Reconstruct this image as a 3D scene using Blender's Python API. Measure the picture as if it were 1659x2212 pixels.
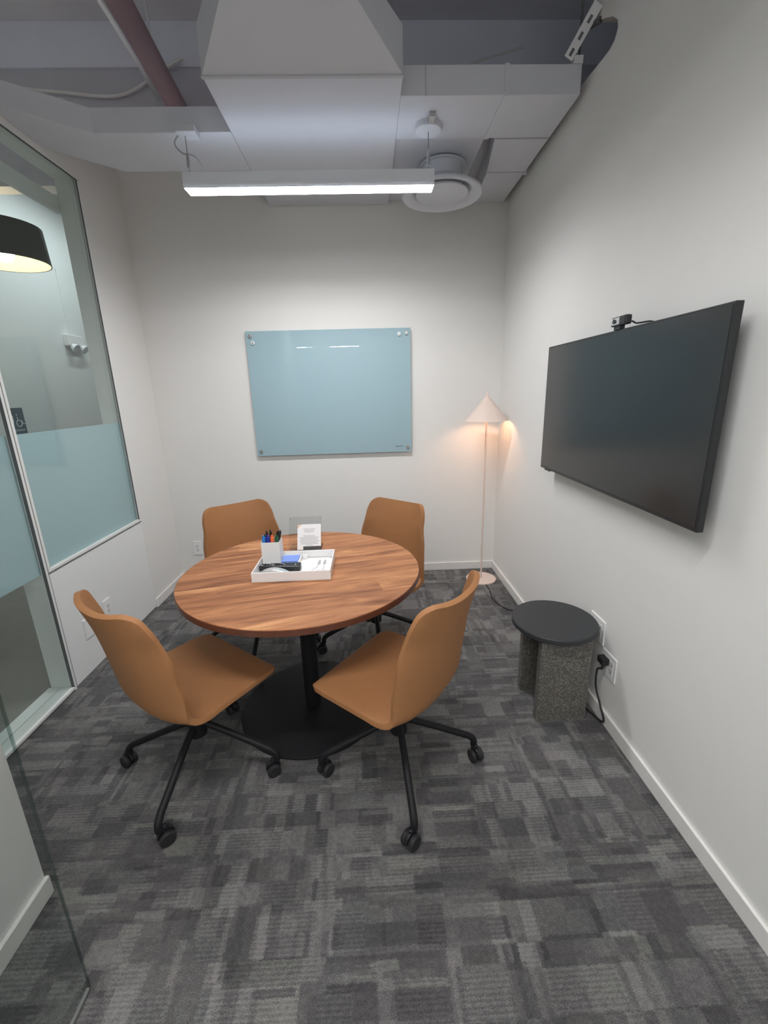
import bpy, bmesh, math, random
from mathutils import Vector, Matrix
random.seed(4)
S = bpy.context.scene
C = S.collection
for o in list(bpy.data.objects): bpy.data.objects.remove(o)

# ------------------------------------------------------------------ camera
FPX, YAW, PITCH, ROLL = 929.77, 0.0299, -0.2709, -0.0280
CAM = Vector((0.3622, -3.461, 1.4995))
cy, sy, ct, st = math.cos(YAW), math.sin(YAW), math.cos(PITCH), math.sin(PITCH)
fw = Vector((sy*ct, cy*ct, st)); rt0 = Vector((cy, -sy, 0)); up0 = rt0.cross(fw)
c_, s_ = math.cos(ROLL), math.sin(ROLL)
rt = c_*rt0 + s_*up0; up = -s_*rt0 + c_*up0
cd = bpy.data.cameras.new('camera'); cam = bpy.data.objects.new('camera', cd); C.objects.link(cam)
cd.sensor_fit = 'HORIZONTAL'; cd.sensor_width = 36.0; cd.lens = FPX*36.0/1659.0
cd.clip_start = 0.02; cd.clip_end = 60
m = Matrix((rt, up, -fw)).transposed().to_4x4(); m.translation = CAM
cam.matrix_world = m
S.camera = cam

# ------------------------------------------------------------------ world, exposure
w = bpy.data.worlds.new('world'); S.world = w; w.use_nodes = True
w.node_tree.nodes['Background'].inputs[0].default_value = (0.75, 0.8, 0.9, 1)
w.node_tree.nodes['Background'].inputs[1].default_value = 0.05
S.view_settings.view_transform = 'Standard'; S.view_settings.look = 'None'
S.view_settings.gamma = 1.0; S.view_settings.use_curve_mapping = False
S.view_settings.exposure = 0.22
LAMP_DOWN, LAMP_UP, LAMP_BEAM = 22.0, 1.8, 13.2
LAMP_COL = (.99, .985, 1.0)

# ------------------------------------------------------------------ room measures
XR, XL = 1.401, -1.266
YF, ZC = -3.60, 3.76
XS, YS = -0.703, -2.427          # entry wall stub
XC = -3.0                         # corridor far wall
DZ = 2.76                         # underside of the ducts

# ------------------------------------------------------------------ helpers
def tag(o, label=None, cat=None, group=None, kind=None):
    if label: o['label'] = label
    if cat: o['category'] = cat
    if group: o['group'] = group
    if kind: o['kind'] = kind
    return o
ROOT = {}
def thing(name, label, cat, loc=(0, 0, 0), rz=0, group=None):
    o = bpy.data.objects.new(name, None); C.objects.link(o)
    o.empty_display_size = 0.05
    o.location = loc; o.rotation_euler = (0, 0, rz)
    tag(o, label, cat, group); ROOT[o] = Vector(loc)
    return o
class MB:
    def __init__(s): s.v = []; s.f = []
    def add(s, vs, fs):
        b = len(s.v); s.v += [tuple(p) for p in vs]; s.f += [tuple(i+b for i in f) for f in fs]; return s
    def box(s, x0, x1, y0, y1, z0, z1):
        return s.add([(x0,y0,z0),(x1,y0,z0),(x1,y1,z0),(x0,y1,z0),(x0,y0,z1),(x1,y0,z1),(x1,y1,z1),(x0,y1,z1)],
                     [(0,3,2,1),(4,5,6,7),(0,1,5,4),(1,2,6,5),(2,3,7,6),(3,0,4,7)])
    def obox(s, c, ax, ay, az, hx, hy, hz):
        c, ax, ay, az = Vector(c), Vector(ax), Vector(ay), Vector(az)
        vs = [c+ax*hx*i+ay*hy*j+az*hz*k for k in (-1,1) for i,j in ((-1,-1),(1,-1),(1,1),(-1,1))]
        return s.add(vs, [(0,3,2,1),(4,5,6,7),(0,1,5,4),(1,2,6,5),(2,3,7,6),(3,0,4,7)])
    def prism(s, poly, axis, a, b):
        n = len(poly)
        def P(p, t):
            return {'x': (t, p[0], p[1]), 'y': (p[0], t, p[1]), 'z': (p[0], p[1], t)}[axis]
        vs = [P(p, a) for p in poly]+[P(p, b) for p in poly]
        fs = [tuple(range(n))[::-1], tuple(range(n, 2*n))]+[(i, (i+1) % n, n+(i+1) % n, n+i) for i in range(n)]
        return s.add(vs, fs)
    def lathe(s, prof, n=32, c=(0,0,0), close=False):
        vs = []; k = len(prof)
        for i in range(n):
            a = 2*math.pi*i/n
            for r, z in prof: vs.append((c[0]+r*math.cos(a), c[1]+r*math.sin(a), c[2]+z))
        fs = []
        for i in range(n):
            j = (i+1) % n
            for q in range(k if close else k-1):
                q2 = (q+1) % k
                fs.append((i*k+q, j*k+q, j*k+q2, i*k+q2))
        if not close:
            if prof[0][0] > 1e-6: fs.append(tuple(i*k for i in range(n))[::-1])
            if prof[-1][0] > 1e-6: fs.append(tuple(i*k+k-1 for i in range(n)))
        return s.add(vs, fs)
    def tube(s, pts, r, n=8, caps=True):
        pts = [Vector(p) for p in pts]; rs = r if isinstance(r, (list, tuple)) else [r]*len(pts)
        vs = []; fs = []; nrm = None
        for i, p in enumerate(pts):
            t = (pts[min(i+1, len(pts)-1)]-pts[max(i-1, 0)]).normalized()
            if nrm is None:
                nrm = t.orthogonal().normalized()
            else:
                nrm = (nrm - t*nrm.dot(t)); nrm = nrm.normalized() if nrm.length > 1e-6 else t.orthogonal().normalized()
            bi = t.cross(nrm)
            for k in range(n):
                a = 2*math.pi*k/n; vs.append(p+(nrm*math.cos(a)+bi*math.sin(a))*rs[i])
        for i in range(len(pts)-1):
            for k in range(n):
                k2 = (k+1) % n; fs.append((i*n+k, i*n+k2, (i+1)*n+k2, (i+1)*n+k))
        if caps: fs += [tuple(range(n))[::-1], tuple((len(pts)-1)*n+k for k in range(n))]
        return s.add(vs, fs)
    def cyl(s, a, b, r, n=16): return s.tube([a, b], r, n)
    def build(s, name, mat, parent=None, bevel=0, seg=2, smooth=True, off=None, world=True):
        bm = bmesh.new()
        bv = [bm.verts.new(p) for p in s.v]
        for f in s.f:
            try: bm.faces.new([bv[i] for i in f])
            except ValueError: pass
        bmesh.ops.remove_doubles(bm, verts=bm.verts, dist=1e-5)
        bm.faces.ensure_lookup_table()
        bmesh.ops.recalc_face_normals(bm, faces=bm.faces)
        if bevel: bmesh.ops.bevel(bm, geom=[e for e in bm.edges if len(e.link_faces) == 2 and e.calc_face_angle(0) > 0.5],
                                  offset=bevel, segments=seg, affect='EDGES', profile=0.5, clamp_overlap=True)
        if world and parent is not None:
            q = parent
            while q.parent: q = q.parent
            bmesh.ops.translate(bm, verts=bm.verts, vec=-ROOT.get(q, Vector((0,0,0))))
        me = bpy.data.meshes.new(name); bm.to_mesh(me); bm.free()
        if smooth:
            for p in me.polygons: p.use_smooth = True
            me.set_sharp_from_angle(angle=math.radians(19 if bevel else 35))
        me.materials.append(mat)
        o = bpy.data.objects.new(name, me); C.objects.link(o); o.parent = parent
        return o
def box(x0, x1, y0, y1, z0, z1): return MB().box(x0, x1, y0, y1, z0, z1)
def copy_tree(o, parent=None):
    c = o.copy(); C.objects.link(c); c.parent = parent
    for ch in list(o.children): copy_tree(ch, c)
    return c
def crv(pts, n=10):
    pts = [Vector(p) for p in pts]; P = [pts[0]*2-pts[1]]+pts+[pts[-1]*2-pts[-2]]; out = []
    for i in range(1, len(P)-2):
        for k in range(n):
            t = k/n; a, b, c, d = P[i-1], P[i], P[i+1], P[i+2]
            out.append(0.5*((2*b)+(c-a)*t+(2*a-5*b+4*c-d)*t*t+(3*b-a-3*c+d)*t**3))
    out.append(pts[-1]); return out
def text_mesh(txt, size, mat, name, parent, loc, rot, align='CENTER', ext=0.0004):
    cu = bpy.data.curves.new(name, 'FONT'); cu.body = txt; cu.size = size; cu.align_x = align; cu.align_y = 'CENTER'; cu.extrude = ext
    cu.resolution_u = 3
    t = bpy.data.objects.new(name, cu); C.objects.link(t)
    dg = bpy.context.evaluated_depsgraph_get()
    me = bpy.data.meshes.new_from_object(t.evaluated_get(dg)); bpy.data.objects.remove(t)
    me.materials.clear(); me.materials.append(mat)
    o = bpy.data.objects.new(name, me); C.objects.link(o); o.parent = parent
    q = parent
    while q is not None and q.parent: q = q.parent
    o.location = Vector(loc)-ROOT.get(q, Vector((0, 0, 0))); o.rotation_euler = rot
    return o

# ------------------------------------------------------------------ materials
def new(name):
    mt = bpy.data.materials.new(name); mt.use_nodes = True
    nt = mt.node_tree; return mt, nt, nt.nodes['Principled BSDF'], nt.nodes['Material Output']
def N(nt, typ, **kw):
    n = nt.nodes.new(typ)
    for k, v in kw.items(): setattr(n, k, v)
    return n
def pmat(name, col, rough=0.5, metal=0.0, spec=0.5, noise=0.0, nscale=20, bump=0.0, bscale=200, coat=0.0, coat_r=0.05):
    mt, nt, b, out = new(name)
    b.inputs['Base Color'].default_value = (*col, 1); b.inputs['Roughness'].default_value = rough
    b.inputs['Metallic'].default_value = metal; b.inputs['Specular IOR Level'].default_value = spec
    b.inputs['Coat Weight'].default_value = coat; b.inputs['Coat Roughness'].default_value = coat_r
    tc = N(nt, 'ShaderNodeTexCoord')
    if noise or True:
        nz = N(nt, 'ShaderNodeTexNoise'); nz.inputs['Scale'].default_value = nscale; nz.inputs['Detail'].default_value = 4
        nt.links.new(tc.outputs['Object'], nz.inputs['Vector'])
        mx = N(nt, 'ShaderNodeMix', data_type='RGBA', blend_type='MIX')
        a = max(noise, 0.012)
        mx.inputs[6].default_value = (*[c*(1-a) for c in col], 1); mx.inputs[7].default_value = (*[min(1, c*(1+a)) for c in col], 1)
        nt.links.new(nz.outputs['Fac'], mx.inputs[0]); nt.links.new(mx.outputs[2], b.inputs['Base Color'])
    if bump:
        n2 = N(nt, 'ShaderNodeTexNoise'); n2.inputs['Scale'].default_value = bscale; n2.inputs['Detail'].default_value = 3
        nt.links.new(tc.outputs['Object'], n2.inputs['Vector'])
        bp = N(nt, 'ShaderNodeBump'); bp.inputs['Strength'].default_value = bump; bp.inputs['Distance'].default_value = 0.002
        nt.links.new(n2.outputs['Fac'], bp.inputs['Height']); nt.links.new(bp.outputs['Normal'], b.inputs['Normal'])
    return mt
def emat(name, col, strength):
    mt, nt, b, out = new(name)
    b.inputs['Base Color'].default_value = (*col, 1)
    b.inputs['Emission Color'].default_value = (*col, 1); b.inputs['Emission Strength'].default_value = strength
    return mt
def glassmat(name, tint, refl=1.0, rough=0.0):
    mt, nt, b, out = new(name); nt.nodes.remove(b)
    tr = N(nt, 'ShaderNodeBsdfTransparent'); tr.inputs[0].default_value = (*tint, 1)
    gl = N(nt, 'ShaderNodeBsdfGlossy'); gl.inputs['Roughness'].default_value = rough; gl.inputs[0].default_value = (1, 1, 1, 1)
    lw = N(nt, 'ShaderNodeLayerWeight'); lw.inputs[0].default_value = .5
    pw = N(nt, 'ShaderNodeMath', operation='POWER'); pw.inputs[1].default_value = 4.0; nt.links.new(lw.outputs['Facing'], pw.inputs[0])
    mu = N(nt, 'ShaderNodeMath', operation='MULTIPLY_ADD'); mu.inputs[1].default_value = .6*refl; mu.inputs[2].default_value = .03*refl; mu.use_clamp = True
    mx = N(nt, 'ShaderNodeMixShader')
    nt.links.new(pw.outputs[0], mu.inputs[0]); nt.links.new(mu.outputs[0], mx.inputs[0])
    nt.links.new(tr.outputs[0], mx.inputs[1]); nt.links.new(gl.outputs[0], mx.inputs[2]); nt.links.new(mx.outputs[0], out.inputs[0])
    return mt
def frostmat():
    mt, nt, b, out = new('frosted_film'); nt.nodes.remove(b)
    tl = N(nt, 'ShaderNodeBsdfTranslucent'); tl.inputs[0].default_value = (0.90, 0.96, 1.0, 1)
    df = N(nt, 'ShaderNodeBsdfDiffuse'); df.inputs[0].default_value = (0.68, 0.82, 0.88, 1)
    tr = N(nt, 'ShaderNodeBsdfTransparent'); tr.inputs[0].default_value = (0.8, 0.9, 0.9, 1)
    m1 = N(nt, 'ShaderNodeMixShader'); m1.inputs[0].default_value = 0.5
    m2 = N(nt, 'ShaderNodeMixShader'); m2.inputs[0].default_value = 0.16
    nt.links.new(tl.outputs[0], m1.inputs[1]); nt.links.new(df.outputs[0], m1.inputs[2])
    nt.links.new(m1.outputs[0], m2.inputs[1]); nt.links.new(tr.outputs[0], m2.inputs[2]); nt.links.new(m2.outputs[0], out.inputs[0])
    return mt
def opalmat():
    mt, nt, b, out = new('opal_acrylic'); nt.nodes.remove(b)
    tl = N(nt, 'ShaderNodeBsdfTranslucent'); tl.inputs[0].default_value = (.85, .88, .93, 1)
    df = N(nt, 'ShaderNodeBsdfDiffuse'); df.inputs[0].default_value = (.82, .84, .88, 1)
    m1 = N(nt, 'ShaderNodeMixShader'); m1.inputs[0].default_value = .94
    nt.links.new(tl.outputs[0], m1.inputs[1]); nt.links.new(df.outputs[0], m1.inputs[2]); nt.links.new(m1.outputs[0], out.inputs[0])
    return mt
def math_(nt, op, a, b=None, clamp=False):
    n = N(nt, 'ShaderNodeMath', operation=op); n.use_clamp = clamp
    for i, x in enumerate((a, b)):
        if x is None: continue
        if isinstance(x, (int, float)): n.inputs[i].default_value = x
        else: nt.links.new(x, n.inputs[i])
    return n.outputs[0]
def carpetmat():
    mt, nt, b, out = new('patchwork_carpet'); L = nt.links.new
    tc = N(nt, 'ShaderNodeTexCoord')
    # slight wobble so that the cells have woven, ragged borders
    wz = N(nt, 'ShaderNodeTexNoise'); wz.inputs['Scale'].default_value = 260; L(tc.outputs['Object'], wz.inputs['Vector'])
    wv = N(nt, 'ShaderNodeVectorMath', operation='MULTIPLY_ADD'); L(wz.outputs['Color'], wv.inputs[0]); wv.inputs[1].default_value = (0.026, 0.014, 0); L(tc.outputs['Object'], wv.inputs[2])
    s0 = N(nt, 'ShaderNodeSeparateXYZ'); L(wv.outputs[0], s0.inputs[0])
    def w1(v, f, ph, amp):
        n = N(nt, 'ShaderNodeTexNoise', noise_dimensions='1D'); n.inputs['Scale'].default_value = f; n.inputs['Detail'].default_value = 1
        L(math_(nt, 'ADD', v, ph), n.inputs['W']); return math_(nt, 'ADD', v, math_(nt, 'MULTIPLY', n.outputs['Fac'], amp))
    warp = N(nt, 'ShaderNodeCombineXYZ'); L(w1(s0.outputs[0], 7, 3.1, .16), warp.inputs[0]); L(w1(s0.outputs[1], 9, 8.7, .14), warp.inputs[1])
    def cells(sx, sy, ox, oy):
        mp = N(nt, 'ShaderNodeMapping'); mp.inputs['Scale'].default_value = (1/sx, 1/sy, 1); mp.inputs['Location'].default_value = (ox, oy, 0)
        L(warp.outputs[0], mp.inputs['Vector'])
        sep = N(nt, 'ShaderNodeSeparateXYZ'); L(mp.outputs[0], sep.inputs[0])
        fy = math_(nt, 'FLOOR', sep.outputs[1])
        shift = math_(nt, 'MULTIPLY', math_(nt, 'SINE', math_(nt, 'MULTIPLY', fy, 12.9898)), 3.7)
        fx = math_(nt, 'FLOOR', math_(nt, 'ADD', sep.outputs[0], shift))
        cb = N(nt, 'ShaderNodeCombineXYZ'); L(fx, cb.inputs[0]); L(fy, cb.inputs[1])
        wn = N(nt, 'ShaderNodeTexWhiteNoise', noise_dimensions='2D'); L(cb.outputs[0], wn.inputs['Vector'])
        return wn.outputs['Value'], wn.outputs['Color']
    a, ac = cells(.078, .062, .3, .1); b1, bc = cells(.026, .080, .7, .45); c1, cc = cells(.12, .021, .2, .6); d1, dc = cells(.5, .25, .1, .2)
    big = N(nt, 'ShaderNodeTexNoise'); big.inputs['Scale'].default_value = 3.2; L(tc.outputs['Object'], big.inputs['Vector'])
    # choose between tall blocks and wide strips
    sel = math_(nt, 'GREATER_THAN', d1, .5)
    mix1 = N(nt, 'ShaderNodeMix', data_type='FLOAT'); L(sel, mix1.inputs[0]); L(b1, mix1.inputs[2]); L(c1, mix1.inputs[3])
    v = math_(nt, 'ADD', math_(nt, 'MULTIPLY', a, .31), math_(nt, 'MULTIPLY', mix1.outputs[0], .35))
    v = math_(nt, 'ADD', v, math_(nt, 'MULTIPLY', big.outputs['Fac'], .42))
    # fine ribbed lines inside some cells
    sp = N(nt, 'ShaderNodeSeparateXYZ'); L(wv.outputs[0], sp.inputs[0])
    ln = math_(nt, 'GREATER_THAN', math_(nt, 'SINE', math_(nt, 'MULTIPLY', sp.outputs[1], 2*math.pi/.0115)), .1)
    sepc = N(nt, 'ShaderNodeSeparateColor'); L(ac, sepc.inputs[0])
    lm = math_(nt, 'MULTIPLY', ln, math_(nt, 'GREATER_THAN', sepc.outputs[1], .58))
    v = math_(nt, 'ADD', v, math_(nt, 'MULTIPLY', lm, .14))
    mid = N(nt, 'ShaderNodeTexNoise'); mid.inputs['Scale'].default_value = 70; mid.inputs['Detail'].default_value = 3; L(tc.outputs['Object'], mid.inputs['Vector'])
    v = math_(nt, 'ADD', v, math_(nt, 'MULTIPLY', math_(nt, 'SUBTRACT', mid.outputs['Fac'], .5), .45))
    pile = N(nt, 'ShaderNodeTexNoise'); pile.inputs['Scale'].default_value = 330; pile.inputs['Detail'].default_value = 3; pile.inputs['Roughness'].default_value = .7; L(tc.outputs['Object'], pile.inputs['Vector'])
    v = math_(nt, 'ADD', v, math_(nt, 'MULTIPLY', math_(nt, 'SUBTRACT', pile.outputs['Fac'], .5), 1.25))
    cr = N(nt, 'ShaderNodeValToRGB'); L(v, cr.inputs[0])
    e = cr.color_ramp.elements; e[0].position = .14; e[0].color = (.042, .041, .044, 1); e[1].position = 1.0; e[1].color = (.25, .247, .238, 1)
    k = e.new(.55); k.color = (.102, .100, .101, 1)
    # hue drift towards plum or olive per cell
    hm = N(nt, 'ShaderNodeMix', data_type='RGBA', blend_type='MULTIPLY'); L(math_(nt, 'MULTIPLY', sepc.outputs[2], .5), hm.inputs[0])
    hr = N(nt, 'ShaderNodeValToRGB'); sepb = N(nt, 'ShaderNodeSeparateColor'); L(cc, sepb.inputs[0]); L(sepb.outputs[0], hr.inputs[0])
    hr.color_ramp.elements[0].color = (1.0, .86, .92, 1); hr.color_ramp.elements[1].color = (.97, 1.0, .88, 1)
    L(cr.outputs[0], hm.inputs[6]); L(hr.outputs[0], hm.inputs[7]); L(hm.outputs[2], b.inputs['Base Color'])
    b.inputs['Roughness'].default_value = .95; b.inputs['Specular IOR Level'].default_value = .15
    b.inputs['Sheen Weight'].default_value = .15
    bp = N(nt, 'ShaderNodeBump'); bp.inputs['Strength'].default_value = .6; bp.inputs['Distance'].default_value = .004
    L(v, bp.inputs['Height']); L(bp.outputs[0], b.inputs['Normal'])
    return mt
def woodmat():
    mt, nt, b, out = new('walnut'); L = nt.links.new
    tc = N(nt, 'ShaderNodeTexCoord'); mp = N(nt, 'ShaderNodeMapping'); mp.inputs['Rotation'].default_value = (0, 0, -math.radians(13))
    L(tc.outputs['Object'], mp.inputs['Vector'])
    sp = N(nt, 'ShaderNodeSeparateXYZ'); L(mp.outputs[0], sp.inputs[0])
    fy = math_(nt, 'FLOOR', math_(nt, 'MULTIPLY', sp.outputs[1], 1/.083))
    sx = math_(nt, 'FLOOR', math_(nt, 'ADD', math_(nt, 'MULTIPLY', sp.outputs[0], 1/60.0), math_(nt, 'MULTIPLY', math_(nt, 'SINE', math_(nt, 'MULTIPLY', fy, 7.3)), 5)))
    cb = N(nt, 'ShaderNodeCombineXYZ'); L(sx, cb.inputs[0]); L(fy, cb.inputs[1])
    wn = N(nt, 'ShaderNodeTexWhiteNoise', noise_dimensions='2D'); L(cb.outputs[0], wn.inputs['Vector'])
    # grain coordinates, offset per plank
    m2 = N(nt, 'ShaderNodeMapping'); m2.inputs['Scale'].default_value = (1.5, 11, 11); L(mp.outputs[0], m2.inputs['Vector'])
    of = N(nt, 'ShaderNodeVectorMath', operation='ADD'); L(m2.outputs[0], of.inputs[0])
    sc = N(nt, 'ShaderNodeVectorMath', operation='SCALE'); L(wn.outputs['Color'], sc.inputs[0]); sc.inputs['Scale'].default_value = 9; L(sc.outputs[0], of.inputs[1])
    n1 = N(nt, 'ShaderNodeTexNoise'); n1.inputs['Scale'].default_value = 1.3; n1.inputs['Detail'].default_value = 7; n1.inputs['Roughness'].default_value = .62; n1.inputs['Distortion'].default_value = .9; L(of.outputs[0], n1.inputs['Vector'])
    m3 = N(nt, 'ShaderNodeMapping'); m3.inputs['Scale'].default_value = (8, 160, 160); L(mp.outputs[0], m3.inputs['Vector'])
    n2 = N(nt, 'ShaderNodeTexNoise'); n2.inputs['Scale'].default_value = 1.5; n2.inputs['Detail'].default_value = 3; L(m3.outputs[0], n2.inputs['Vector'])
    v = math_(nt, 'ADD', math_(nt, 'SUBTRACT', math_(nt, 'MULTIPLY', n1.outputs['Fac'], 1.6), .24), math_(nt, 'MULTIPLY', math_(nt, 'SUBTRACT', n2.outputs['Fac'], .5), .32))
    v = math_(nt, 'ADD', v, math_(nt, 'MULTIPLY', math_(nt, 'SUBTRACT', wn.outputs['Value'], .5), .12))
    # a few knots
    vo = N(nt, 'ShaderNodeTexVoronoi'); vo.inputs['Scale'].default_value = 1.0
    m4 = N(nt, 'ShaderNodeMapping'); m4.inputs['Scale'].default_value = (2.6, 5.5, 5); L(mp.outputs[0], m4.inputs['Vector']); L(m4.outputs[0], vo.inputs['Vector'])
    kn = math_(nt, 'SUBTRACT', 1, math_(nt, 'MULTIPLY', vo.outputs['Distance'], 4.5), True)
    v = math_(nt, 'SUBTRACT', v, math_(nt, 'MULTIPLY', kn, .24))
    cr = N(nt, 'ShaderNodeValToRGB'); L(v, cr.inputs[0]); e = cr.color_ramp.elements
    e[0].position = .15; e[0].color = (.135, .052, .024, 1); e[1].position = .98; e[1].color = (.66, .345, .160, 1)
    k = e.new(.42); k.color = (.285, .115, .052, 1); k = e.new(.68); k.color = (.44, .195, .086, 1)
    L(cr.outputs[0], b.inputs['Base Color']); b.inputs['Roughness'].default_value = .5; b.inputs['Specular IOR Level'].default_value = .25
    bp = N(nt, 'ShaderNodeBump'); bp.inputs['Strength'].default_value = .08; bp.inputs['Distance'].default_value = .001; L(v, bp.inputs['Height']); L(bp.outputs[0], b.inputs['Normal'])
    return mt
def specklemat():
    mt, nt, b, out = new('speckled_stone'); L = nt.links.new
    tc = N(nt, 'ShaderNodeTexCoord'); vo = N(nt, 'ShaderNodeTexVoronoi'); vo.inputs['Scale'].default_value = 260; L(tc.outputs['Object'], vo.inputs['Vector'])
    wn = N(nt, 'ShaderNodeSeparateColor'); L(vo.outputs['Color'], wn.inputs[0])
    cr = N(nt, 'ShaderNodeValToRGB'); L(wn.outputs[0], cr.inputs[0]); e = cr.color_ramp.elements
    e[0].position = .0; e[0].color = (.075, .068, .058, 1); e[1].position = 1; e[1].color = (.30, .285, .25, 1)
    k = e.new(.55); k.color = (.12, .112, .098, 1); k = e.new(.82); k.color = (.19, .178, .158, 1)
    L(cr.outputs[0], b.inputs['Base Color']); b.inputs['Roughness'].default_value = .45
    bp = N(nt, 'ShaderNodeBump'); bp.inputs['Strength'].default_value = .35; bp.inputs['Distance'].default_value = .002; L(wn.outputs[1], bp.inputs['Height']); L(bp.outputs[0], b.inputs['Normal'])
    return mt
M = dict(
    wall=pmat('wall_paint', (.80, .79, .765), .6, spec=.3, noise=.012, nscale=6, bump=.12, bscale=260),
    base=pmat('baseboard_paint', (.82, .80, .77), .35, spec=.4),
    panel=pmat('white_panel', (.82, .83, .825), .35, spec=.4),
    frame=pmat('white_frame', (.79, .80, .785), .35),
    gasket=pmat('dark_gasket', (.12, .125, .13), .6),
    duct=pmat('painted_duct', (.66, .67, .72), .45, spec=.4, noise=.03, nscale=8),
    ductgap=pmat('duct_flange', (.52, .52, .55), .5),
    deck=pmat('painted_deck', (.82, .81, .87), .8, spec=.2, noise=.05, nscale=3),
    upper=pmat('painted_block', (.80, .83, .95), .85, spec=.15, noise=.05, nscale=4),
    bulk=pmat('painted_bulkhead', (.60, .60, .67), .8, spec=.2, noise=.05, nscale=4),
    red=pmat('dull_red_paint', (.52, .37, .42), .6, noise=.04),
    conduit=pmat('conduit_white', (.78, .78, .80), .4),
    carpet=carpetmat(), wood=woodmat(), speckle=specklemat(),
    edge=pmat('walnut_edge', (.115, .040, .022), .4, noise=.25, nscale=30),
    leather=pmat('tan_leather', (.355, .163, .066), .6, spec=.35, noise=.06, nscale=45, bump=.25, bscale=420),
    black=pmat('black_powder_coat', (.010, .010, .012), .55, spec=.3),
    rubber=pmat('black_rubber', (.016, .016, .018), .6),
    hood=pmat('black_plastic', (.014, .014, .017), .3),
    tabletop=pmat('black_stone', (.034, .036, .039), .55, spec=.4, noise=.08, nscale=60),
    tvbody=pmat('tv_plastic', (.015, .016, .018), .35),
    screen=pmat('tv_screen', (.016, .018, .019), .2, spec=.7),
    whiteglass=pmat('back_painted_glass', (.335, .475, .530), .6, spec=.2, coat=1.0, coat_r=.0),
    glassedge=pmat('green_glass_edge', (.42, .46, .46), .2),
    steel=pmat('brushed_steel', (.55, .55, .55), .3, metal=1.0),
    clear=pmat('clear_plastic', (.80, .84, .85), .08),
    pink=pmat('blush_metal', (.76, .62, .545), .45, spec=.4),
    white=pmat('white_plastic', (.82, .81, .80), .35),
    plate=pmat('white_plate', (.85, .85, .84), .3),
    slot=pmat('slot_dark', (.03, .03, .03), .6),
    paper=pmat('white_paper', (.84, .83, .83), .8),
    ink=pmat('grey_ink', (.12, .12, .13), .8), inkl=pmat('pale_ink', (.42, .42, .44), .8), inkb=pmat('black_band', (.055, .058, .06), .7),
    note=pmat('blue_note', (.20, .31, .72), .75),
    cyan=pmat('cyan_cap', (.03, .20, .55), .35), blue=pmat('blue_cap', (.02, .035, .35), .35), orange=pmat('orange_cap', (.85, .17, .06), .35), green=pmat('green_cap', (.012, .09, .045), .4),
    silver=pmat('silver_plastic', (.72, .72, .72), .22, metal=.7),
    winglass=glassmat('window_glass', (.925, .96, .95)), doorglass=glassmat('door_glass', (.86, .885, .88), .5), acrylic=glassmat('acrylic', (.93, .94, .94), .35), edgeglass=glassmat('edge_glass', (.70, .76, .75), .8),
    frost=frostmat(),
    sign=pmat('sign_slate', (.085, .105, .12), .6), signw=pmat('sign_white', (.80, .83, .83), .6),
    corwall=pmat('corridor_wall', (.74, .77, .75), .7, noise=.02), corfloor=pmat('corridor_floor', (.26, .245, .225), .6, noise=.08, nscale=7),
    shade=pmat('charcoal_felt', (.055, .062, .058), .9, bump=.2), shadein=pmat('cream_lining', (.86, .78, .58), .8),
    lens=emat('lamp_lens', LAMP_COL, LAMP_DOWN), uplens=emat('lamp_uplight', (.78, .87, 1.0), LAMP_UP),
    bulb=emat('warm_bulb', (1.0, .86, .62), 25.0), warm=emat('floor_lamp_bulb', (1.0, .66, .42), 42.0), corlens=emat('corridor_lens', (1.0, .98, .985), 42.0), cor2lens=emat('corridor_fill_lens', (.92, .98, 1.0), 52.0),
    opal=opalmat(), housing=pmat('lamp_housing', (.80, .83, .88), .35),
)

# ================================================================== STRUCTURE
def struct(name, mb, mat, **k):
    o = mb.build(name, mat, **k); tag(o, kind='structure'); return o
struct('floor', box(XL, XR+.12, YF, .12, -.1, 0), M['carpet'], smooth=False)
fl2 = MB().box(XC-.1, XL, -9, 4, -.1, -.001).box(XL, 3.2, -9, YF, -.1, -.001)
struct('floor_corridor', fl2, M['corfloor'], smooth=False)
struct('ceiling', box(XC-.1, 3.2, -9, 4, ZC, ZC+.1), M['deck'], smooth=False)
struct('wall_back', MB().box(XL-.12, XR+.12, 0, .12, 0, 3.12), M['wall'], smooth=False)
struct('wall_back_bulkhead', MB().box(XC, 3.2, 0, .12, 3.12, 3.53).box(XC, XL-.12, 0, .12, 2.9, 3.12).box(XR+.12, 3.2, 0, .12, 2.9, 3.12), M['bulk'], smooth=False)
struct('wall_back_upper', box(XC, 3.2, -.02, .12, 3.53, ZC), M['upper'], smooth=False)
# right wall: full height near the camera, cut out around the duct
hole = [(-.0, 0), (0, 2.80), (-1.02, 2.84), (-1.13, 2.835), (-1.238, 2.825), (-1.300, 2.822), (-1.335, 2.832), (-1.353, 2.859), (-1.345, 2.89), (-1.30, 2.93), (-1.22, 2.975), (-1.142, 3.014), (-1.115, 3.10), (-1.115, ZC), (-9, ZC), (-9, 0)]
struct('wall_right', MB().prism(hole, 'x', XR, XR+.12), M['wall'], smooth=False)
# left drywall strip between the glazing and the back wall, and the strip over the glazing
YG0 = -0.49
wl = MB().box(XL-.12, XL, YG0, 0, 0, 3.12).box(XL-.12, XL, YS-.02, YG0, 2.745, 2.88)
struct('wall_left', wl, M['wall'], smooth=False)
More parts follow.
